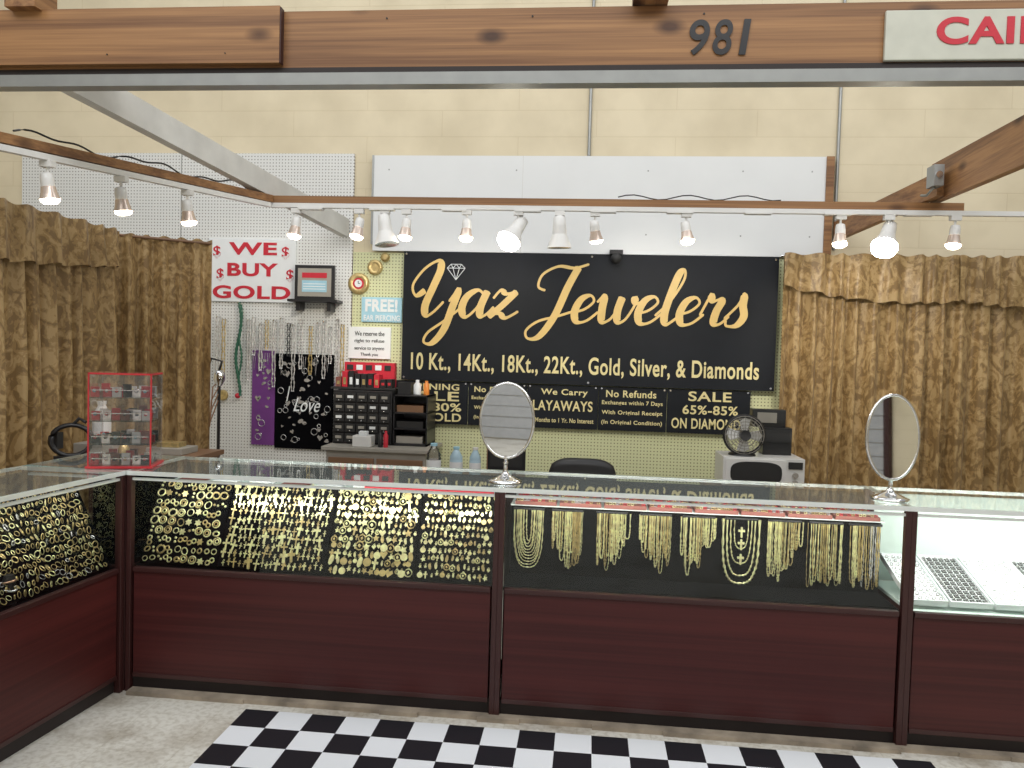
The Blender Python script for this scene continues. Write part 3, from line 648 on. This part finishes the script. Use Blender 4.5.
def arealight(name,parent,loc,rot,sx,sy,power,col=(1,0.98,0.93)):
    l=bpy.data.lights.new(name,'AREA'); l.shape='RECTANGLE'; l.size=sx; l.size_y=sy; l.energy=power; l.color=col
    o=bpy.data.objects.new(name,l); sc.collection.objects.link(o); o.location=loc; o.rotation_euler=rot
    if parent: o.parent=parent
    return o
LC=1.673
c1=case(LC,(-2.03,3.225,0),0,M_mahog,M_black,1)
c2=case(LC,(-2.03+LC,3.225,0),0,M_mahog,M_black,2)
c3=case(LC,(-2.03+2*LC,3.225,0),0,M_mahog,M_interior,3)
al=math.atan2(1,0.085); LL=1.75
c4=case(LL,(-2.035-LL*math.cos(al),3.22-LL*math.sin(al),0),al,M_mahogY,M_black,4)
c5=case(0.5,(-2.535,3.228,0),0,M_mahogY,M_black,5)
for c,L,p in ((c1,LC,3.4),(c2,LC,4.6),(c3,LC,7),(c4,LL,2.6)):
    arealight('case_strip_light',c,(L/2,0.04,0.95),(0.75,0,0),L*0.92,0.02,p)
def slopeM(y0,z0,y1,z1):
    v=Vector((0,y1-y0,z1-z0)); Ln=v.length; v.normalize(); u=Vector((1,0,0)); n=u.cross(v)
    return Matrix(((u.x,v.x,n.x,0),(u.y,v.y,n.y,y0),(u.z,v.z,n.z,z0),(0,0,0,1))),Ln
def cross(s,f=1.0):
    a=s*0.15*f; k=s*.6; c=s*.3
    return [(-a,-s),(0,-s*1.12),(a,-s),(a,c-a),(k,c-a*1.3),(k*1.15,c),(k,c+a*1.3),(a,c+a),(a,s),(0,s*1.1),(-a,s),(-a,c+a),(-k,c+a*1.3),(-k*1.15,c),(-k,c-a*1.3),(-a,c-a)]
def place(M,x,v,rot=0): return M@Matrix.Translation((x,v,0.004))@Matrix.Rotation(rot,4,'Z')
R=random.Random(4)
GM=lambda: M_gold if R.random()<.72 else M_golddk
M,Ln=slopeM(0.045,0.575,0.215,0.925)
b=MB()
xs=[0.035,0.40,0.90,1.30,1.645]
for i in range(4): b.box((xs[i]+0.003,0,-0.012),(xs[i+1]-0.003,Ln,0.0),M_black,M)
b.box((0.05,0.22,0.905),(LC-0.05,0.46,0.915),M_interior)
b.box((1.02,0.218,0.916),(LC-0.06,0.30,0.935),M_redtext)
for k in range(9):
    x=0.1+k*0.17; b.box((x,0.24+0.02*(k%3),0.9155),(x+0.12,0.40,0.925),M_paper if k%3 else M_pinkt)
b.obj('display_pads',c1)
b=MB()
for r in range(9):
    x=xs[0]+0.024
    while x<xs[1]-0.02:
        v=0.022+r*0.043+R.uniform(-.005,.005); k=R.random(); st=0.04
        m=place(M,x,v,R.uniform(0,3))
        if k<.4: q=R.uniform(0.010,0.019); b.ring(q,R.uniform(0.002,0.005),GM(),m,14,R.uniform(.75,1)); st=.018+q
        elif k<.6:
            b.ring(0.017,0.0032,GM(),m,14); b.ring(0.009,0.003,GM(),m,10)
        elif k<.7: b.prism([((.017 if a%2 else .010)*math.cos(2*PI*a/12),(.017 if a%2 else .010)*math.sin(2*PI*a/12)) for a in range(12)],.005,GM(),m)
        elif k<.85:
            for s in (-1,1): b.sphere(m@Vector((s*.009,0,.003)),0.006,GM(),8)
            st=.032
        else:
            for s in (-1,1): b.ring(0.010,0.0035,GM(),m@Matrix.Translation((s*.011,0,0)),10)
        x+=st+R.uniform(0,.006)
b.obj('gold_hoop_earrings',c1)
b=MB()
for r in range(10):
    x=xs[1]+0.02+R.uniform(0,.01)
    while x<xs[2]-0.016:
        v=0.020+r*0.0385+R.uniform(-.006,.006); s=R.choice([R.uniform(0.009,0.014),R.uniform(0.014,0.026)]); g=GM()
        m=place(M,x,v,R.uniform(-.2,.2))
        b.prism(cross(s,R.uniform(.7,1.9)),0.004,g,m); b.ring(0.0035,0.0012,g,place(M,x,v+s+.003),8)
        x+=0.009+s*0.85+R.uniform(0,.008)
b.obj('gold_cross_pendants',c1)
b=MB()
for r in range(11):
    x=xs[2]+0.018+R.uniform(0,.01)
    while x<xs[4]-0.015:
        v=0.018+r*0.035+R.uniform(-.006,.006); k=R.random(); s=R.uniform(0.007,0.019) if x<xs[3] else R.uniform(0.006,0.013); m=place(M,x,v,R.uniform(-.3,.3)); g=GM()
        if abs(x-xs[3])<0.012: x+=.024; continue
        if k<.22: b.prism([(s*math.cos(2*PI*a/10),s*math.sin(2*PI*a/10)) for a in range(10)],0.004,g,m)
        elif k<.38: b.prism([(0,-s),(s,s*.3),(s*.6,s),(0,s*.5),(-s*.6,s),(-s,s*.3)],0.004,g,m)
        elif k<.55: b.prism([(s*.6*math.cos(2*PI*a/8),s*1.3*math.sin(2*PI*a/8)) for a in range(8)],0.006,g,m)
        elif k<.75: b.prism([((s if a%2 else s*.5)*math.cos(2*PI*a/10),(s if a%2 else s*.5)*math.sin(2*PI*a/10)) for a in range(10)],0.005,g,m)
        elif k<.87: b.prism(cross(s*1.2,1.4),0.004,g,m)
        else: b.ring(s,0.003,g,m,10); b.prism([(s*.4,0),(0,s*.5),(-s*.4,0),(0,-s*.5)],.005,g,m)
        b.ring(0.0035,0.0013,g,place(M,x,v+s+.002),8)
        x+=0.009+s*1.15+R.uniform(0,.006)
b.obj('gold_charm_pendants',c1)
b=MB(); b.box((0.03,0.24,0.566),(LC-0.03,0.25,0.885),M_black); b.box((0.03,0.04,0.566),(LC-0.03,0.24,0.571),M_black)
b.box((0.03,0.20,0.886),(LC-0.03,0.46,0.892),M_alu)
b.obj('display_board',c2)
b=MB()
def chain(x,w,top,ln,rr=0.0032,y=0.232,mat=M_gold,pw=0.55):
    n=40; pts=[];rad=[]
    for k in range(n+1):
        t=k/n; a=PI*t
        px=x+w*math.copysign(abs(math.cos(a))**0.7,math.cos(a)); pz=top-ln*math.sin(a)**pw if 0<t<1 else top
        pts.append((px+R.uniform(-.0012,.0012),y,pz)); rad.append(rr*(0.5 if k%2 else 1.2))
    b.tube(pts,rad,mat,4)
bx=[0.11,0.283,0.483,0.677,0.865,1.05,1.235,1.41,1.575]
for i,x in enumerate(bx):
    if i==5:
        for w,l,r in ((0.078,0.285,0.006),(0.06,0.25,0.0045),(0.045,0.195,0.0035),(0.03,0.13,0.003)): chain(x,w,0.865,l,r)
        for z in (0.81,0.755,0.69): b.prism(cross(0.022,1.3),0.006,M_gold,Matrix.Translation((x,0.226,z))@Matrix.Rotation(PI/2,4,'X'))
    elif i==0:
        for q in range(10): chain(x+R.uniform(-.004,.004),0.066-q*0.006,0.865,0.265-q*0.014,0.0028,0.232-0.002*q)
    else:
        nn=20 if i<7 else 15; sp=0.068 if i<7 else (0.072 if i==7 else 0.055)
        sk=R.uniform(-.6,.6)
        for q in range(nn):
            tq=(q+.5)/nn*2-1
            cxq=x-sp+sp*(tq+1); l=0.28*(1-0.35*abs(tq-sk)**1.4)*R.uniform(0.62,1.0)
            if i>=7: l=0.285*R.uniform(0.8,1.0)
            chain(cxq+R.uniform(-.007,.007),R.uniform(0.003,0.012),0.865,l,R.uniform(0.0014,0.0036),0.232-0.0016*(q%6), mat=(M_gold if R.random()<.65 else M_golddk) if i<8 or q<7 else (M_silver if q%2 else M_golddk),pw=R.uniform(.35,.7))
b.obj('gold_chain_necklaces',c2)
b=MB()
for i,x in enumerate(bx): b.cyl((x-0.07,0.228,0.868),(min(x+0.07,LC-.03),0.228,0.868),0.006,M_blackpl,seg=8)
b.obj('hanging_bars',c2)
b=MB()
for i in range(8):
    x=0.05+i*0.198; b.box((x,0.19,0.893),(x+0.185,0.42,0.909),M_pinkt)
    for r in range(5):
        for c in range(11):
            if R.random()<.85: b.ring(0.006,0.002,R.choice([M_gold,M_golddk,M_silver,M_redtext]),Matrix.Translation((x+0.012+c*0.016,0.205+r*0.045,0.913))@Matrix.Rotation(0.9,4,'X'),8)
b.obj('ring_trays',c2)
b=MB()
def tray(x0,y0,w,d,z,mat,dot,cols,rows,tilt=0.3):
    Mt=Matrix.Translation((x0,y0,z))@Matrix.Rotation(tilt,4,'X')
    b.box((0,0,0),(w,d,0.015),mat,Mt)
    for (p,q) in (((0,0,0.015),(w,0.006,0.026)),((0,d-0.006,0.015),(w,d,0.026)),((0,0.006,0.015),(0.006,d-0.006,0.026)),((w-0.006,0.006,0.015),(w,d-0.006,0.026))): b.box(p,q,mat,Mt)
    for r in range(rows):
        for c in range(cols):
            x=w*(c+.75)/(cols+.5); y=d*(r+.75)/(rows+.5)
            if dot=='sq': b.box((x-w/cols*.36,y-d/rows*.36,0.015),(x+w/cols*.36,y+d/rows*.36,0.018),M_dot,Mt)
            else: b.box((x-.006,y-.003,0.015),(x+.006,y+.003,0.017),M_cab,Mt)
            b.ring(0.006,0.002,M_silver,Mt@Matrix.Translation((x,y,0.022))@Matrix.Rotation(1.0,4,'X'),8)
x=0.03
for i,(wd,k) in enumerate(((0.15,'n'),(0.165,'sq'),(0.20,'n'),(0.17,'sq'),(0.2,'n'),(0.2,'n'),(0.2,'sq'))):
    tray(x,0.06,wd,0.36,0.58,M_paper,k,max(4,int(wd/0.026)),11); x+=wd+0.01
b.obj('silver_ring_trays',c3)
M4,Ln4=slopeM(0.04,0.575,0.22,0.92)
b=MB(); b.box((0.05,0,-0.012),(LL-0.03,Ln4,0),M_black,M4); b.obj('display_pads',c4)
b=MB()
for r in range(12):
    x=0.08
    while x<LL-0.05:
        v=0.018+r*0.033+R.uniform(-.006,.006); s=R.uniform(0.007,0.016)
        m=M4@Matrix.Translation((x,v,0.008))@Matrix.Rotation(R.uniform(-.5,.5),4,'X')@Matrix.Rotation(R.uniform(-.6,.6),4,'Y')
        b.ring(s,R.uniform(0.0012,0.0028),M_golddk if R.random()<.6 else (M_gold if R.random()<.8 else M_silver),m,12,R.uniform(.6,1))
        x+=0.016+s*0.8
b.obj('gold_hoop_earrings',c4)
b=MB()
for x in (1.02,1.11,1.20):
    mm=Matrix.Translation((x,0.07,0.566))@Matrix.Diagonal((.8,.8,.85,1)); b.lathe([(0.03,0),(0.03,0.02),(0.012,0.03),(0.02,0.08),(0.03,0.10),(0.02,0.13)],M_blackpl,mm,16)
    b.ring(0.032,0.005,M_silver,mm@Matrix.Translation((0,0,0.07))@Matrix.Rotation(.3,4,'X'),18); b.ring(0.03,0.005,M_copper,mm@Matrix.Translation((0,0,0.1))@Matrix.Rotation(-.2,4,'X'),18)
b.obj('watch_display_stand',c4)
b=MB()
for i in range(7): b.box((0.06+i*0.055,0.1,0.566),(0.10+i*0.055,0.3,0.60+0.02*(i%2)),M_black)
b.obj('storage_boxes',c5)

# ---------------------------------------------------------------- countertop mirrors
def mirror(x,y,rx,rz,yaw,tilt,hc):
    e=empty('countertop_mirror',(x,y,0.998),yaw)
    b=MB(); b.lathe([(0.075,0),(0.075,0.006),(0.055,0.014),(0.02,0.03),(0.009,0.05),(0.008,0.08),(0.013,0.085),(0.008,0.09),(0.007,hc-rz+0.01)],M_steel,None,28); b.obj('stand',e)
    Mt=Matrix.Translation((0,0,hc))@Matrix.Rotation(tilt,4,'X')
    b=MB(); n=48
    el=lambda k,s:(rx*s*math.cos(2*PI*k/n),0,rz*s*math.sin(2*PI*k/n))
    b.tube([el(k,1) for k in range(n)],0.007,M_steel,8,Mt,True)
    b.add([(p[0],-0.004,p[2]) for p in (el(k,0.98) for k in range(n))],[tuple(range(n))],M_mirror,Mt)
    b.add([(p[0],0.004,p[2]) for p in (el(k,0.98) for k in range(n))],[tuple(range(n))[::-1]],M_steel,Mt)
    b.obj('oval_mirror',e)
mirror(-0.352,3.38,0.120,0.165,-0.1,0.0,0.272)
mirror(1.285,3.38,0.120,0.178,0.25,-0.04,0.262)

# ---------------------------------------------------------------- acrylic earring rack
e=empty('acrylic_earring_rack',(-2.12,3.36,0.999),0.3)
b=MB(); w=0.13;d=0.1;h=0.43
for z in (0.0,0.105,0.21,0.315,h-0.004): b.box((-w,-d,z),(w,d,z+0.004),M_acry)
for s in (-1,1): b.add([(s*w,-d,0),(s*w,d,0),(s*w,d,h),(s*w,-d,h)],[(0,1,2,3)],M_acry)
b.add([(-w,d,0),(w,d,0),(w,d,h),(-w,d,h)],[(0,1,2,3)],M_acry)
b.add([(-w,-d,0),(w,-d,0),(w,-d,h),(-w,-d,h)],[(0,1,2,3)],M_acry)
b.box((-w-.01,-d-.01,0),(w+.01,d+.01,0.010),M_red)
for s in (-1,1):
    for t in (-1,1): b.box((s*w-.003,t*d-.003,0),(s*w+.003,t*d+.003,h),M_red if t<0 else M_acry)
for t in (-1,1): b.box((-w,t*d-.003,h-.008),(w,t*d+.003,h),M_red)
for s in (-1,1): b.box((s*w-.003,-d,h-.008),(s*w+.003,d,h),M_red)
b.obj('frame',e)
b=MB()
for r,z in enumerate((0.011,0.11,0.215,0.32)):
    for dd in (-.07,-.01,.05):
        for c in range(6):
            x=-w+0.022+c*0.042+R.uniform(-.006,.006); m=R.choice([M_paper,M_paper,M_silver,M_redtext,M_pinkt,M_dot]); b.box((x-.017,dd,z),(x+.017,dd+.012,z+R.uniform(.03,.06)),m)
            b.sphere((x,dd-.008,z+.028),0.008,R.choice([M_red,M_silver,M_blue,M_gold,M_blackpl]),8)
    b.box((-w+.01,-d+.004,z+.03),(w-.01,-d+.008,z+0.034),M_silver)
b.obj('earring_cards',e)

# ---------------------------------------------------------------- track lights
def spot_lamp(x,y,ztop,aim,kind='small'):
    e=empty('track_spotlight',(x,y,ztop))
    b=MB(); aim=Vector(aim).normalized()
    b.box((-0.03,-0.018,-0.03),(0.03,0.018,-0.001),M_whitepl); b.cyl((0,0,-0.07),(0,0,-0.03),0.007,M_whitepl)
    Ma=Matrix.Translation((0,0,-0.10))@aim.to_track_quat('Z','Y').to_matrix().to_4x4()
    if kind=='small':
        b.lathe([(0.012,-0.045),(0.026,-0.04),(0.030,-0.01),(0.030,0.03)],M_whitepl,Ma,16)
        b.lathe([(0.031,0.02),(0.035,0.045),(0.043,0.072),(0.045,0.078)],M_lampm,Ma,18,False)
        b.lathe([(0.043,0.072),(0.041,0.088),(0.030,0.098),(0.001,0.102)],M_bulb,Ma,18,False)
    else:
        b.lathe([(0.02,-0.07),(0.038,-0.06),(0.042,0.0),(0.046,0.05)],M_whitepl,Ma,20)
        b.lathe([(0.046,0.045),(0.055,0.07),(0.074,0.12),(0.077,0.13)],M_whitepl,Ma,22,False)
        b.lathe([(0.075,0.125),(0.070,0.155),(0.045,0.178),(0.001,0.186)] if kind=='biglit' else [(0.074,0.128),(0.04,0.12),(0.001,0.118)],M_bulbb if kind=='biglit' else M_silver,Ma,22,False)
    b.obj('lamp_head',e)
    return e
def spotlight(x,y,z,target,power,ang=1.2):
    l=bpy.data.lights.new('spot_beam','SPOT'); l.energy=power; l.spot_size=ang; l.spot_blend=0.6; l.color=(1,0.92,0.80); l.shadow_soft_size=0.04
    o=bpy.data.objects.new('spot_beam',l); sc.collection.objects.link(o); o.location=(x,y,z)
    o.rotation_euler=(Vector(target)-Vector((x,y,z))).to_track_quat('-Z','Y').to_euler()
TZ=2.473
for t in (0.15,0.375,0.62):
    spot_lamp(-2.63+0.54*t,3.15+1.69*t,2.394+0.077*t,(0.1,0.1,-1))
for x in (-1.92,-1.50,-1.19,-0.80,0.57,1.49,2.15): spot_lamp(x,4.87,TZ-0.002-(0.004 if x>1 else 0),(random.uniform(-.2,.2),-0.15,-1))
spot_lamp(0.01,4.87,TZ-0.003,(0.15,0.2,-1))
spot_lamp(-0.47,4.87,TZ-0.002,(-0.40,-0.55,-0.8),'biglit'); spot_lamp(-0.21,4.87,TZ-0.002,(0.02,0.05,-1),'big'); spot_lamp(-1.33,4.87,TZ-0.001,(0.15,-0.1,-1),'big'); spot_lamp(1.77,4.87,TZ-0.007,(-0.35,-0.55,-0.8),'biglit')
for x,t in ((-1.5,(-2.4,5.95,1.6)),(-0.8,(-0.9,5.95,1.7)),(0.57,(0.6,5.95,1.8)),(1.5,(1.9,5.9,1.6))):
    spotlight(x,4.8,2.28,t,38,1.5)
for x,t in ((-0.5,(-0.9,3.4,0.9)),(1.7,(1.0,3.4,0.9)),(-1.94,(-2.2,3.4,0.9)),(0.57,(0.4,3.4,0.9))):
    spotlight(x,4.78,2.26,t,20,1.3)
b=MB(); b.box((0.13,5.88,2.345),(0.23,5.944,2.375),M_blackpl); b.sphere((0.18,5.875,2.31),0.04,M_dot); b.obj('security_camera')

# ---------------------------------------------------------------- lights / world
arealight('hall_light',None,(0,0.6,5.0),(0.35,0,0),9,1.5,200,(0.99,0.99,1.0))
arealight('hall_light',None,(0,3.9,5.0),(0.5,0,0),9,1.0,75,(0.99,0.99,1.0))
arealight('hall_light',None,(0,-4.0,4.6),(-0.3,0,0),9,1.5,240,(0.99,0.99,1.0))
w=bpy.data.worlds.new('world'); sc.world=w; w.use_nodes=True
bg=w.node_tree.nodes['Background']; bg.inputs[0].default_value=(0.95,0.98,1.0,1); bg.inputs[1].default_value=0.40

# ---------------------------------------------------------------- camera
cd=bpy.data.cameras.new('camera'); cam=bpy.data.objects.new('camera',cd); sc.collection.objects.link(cam)
cd.sensor_width=36; cd.lens=36*770/1024; cd.clip_start=0.05
yaw,pitch,roll,h=0.0985,0.0376,0.0287,1.5604
F=Vector((-math.sin(yaw)*math.cos(pitch),math.cos(yaw)*math.cos(pitch),-math.sin(pitch)))
Rv=Vector((math.cos(yaw),math.sin(yaw),0)); U=Rv.cross(F)
R2=Rv*math.cos(roll)+U*math.sin(roll); U2=-Rv*math.sin(roll)+U*math.cos(roll)
cam.matrix_world=Matrix(((R2.x,U2.x,-F.x,0),(R2.y,U2.y,-F.y,0),(R2.z,U2.z,-F.z,h),(0,0,0,1)))
sc.camera=cam
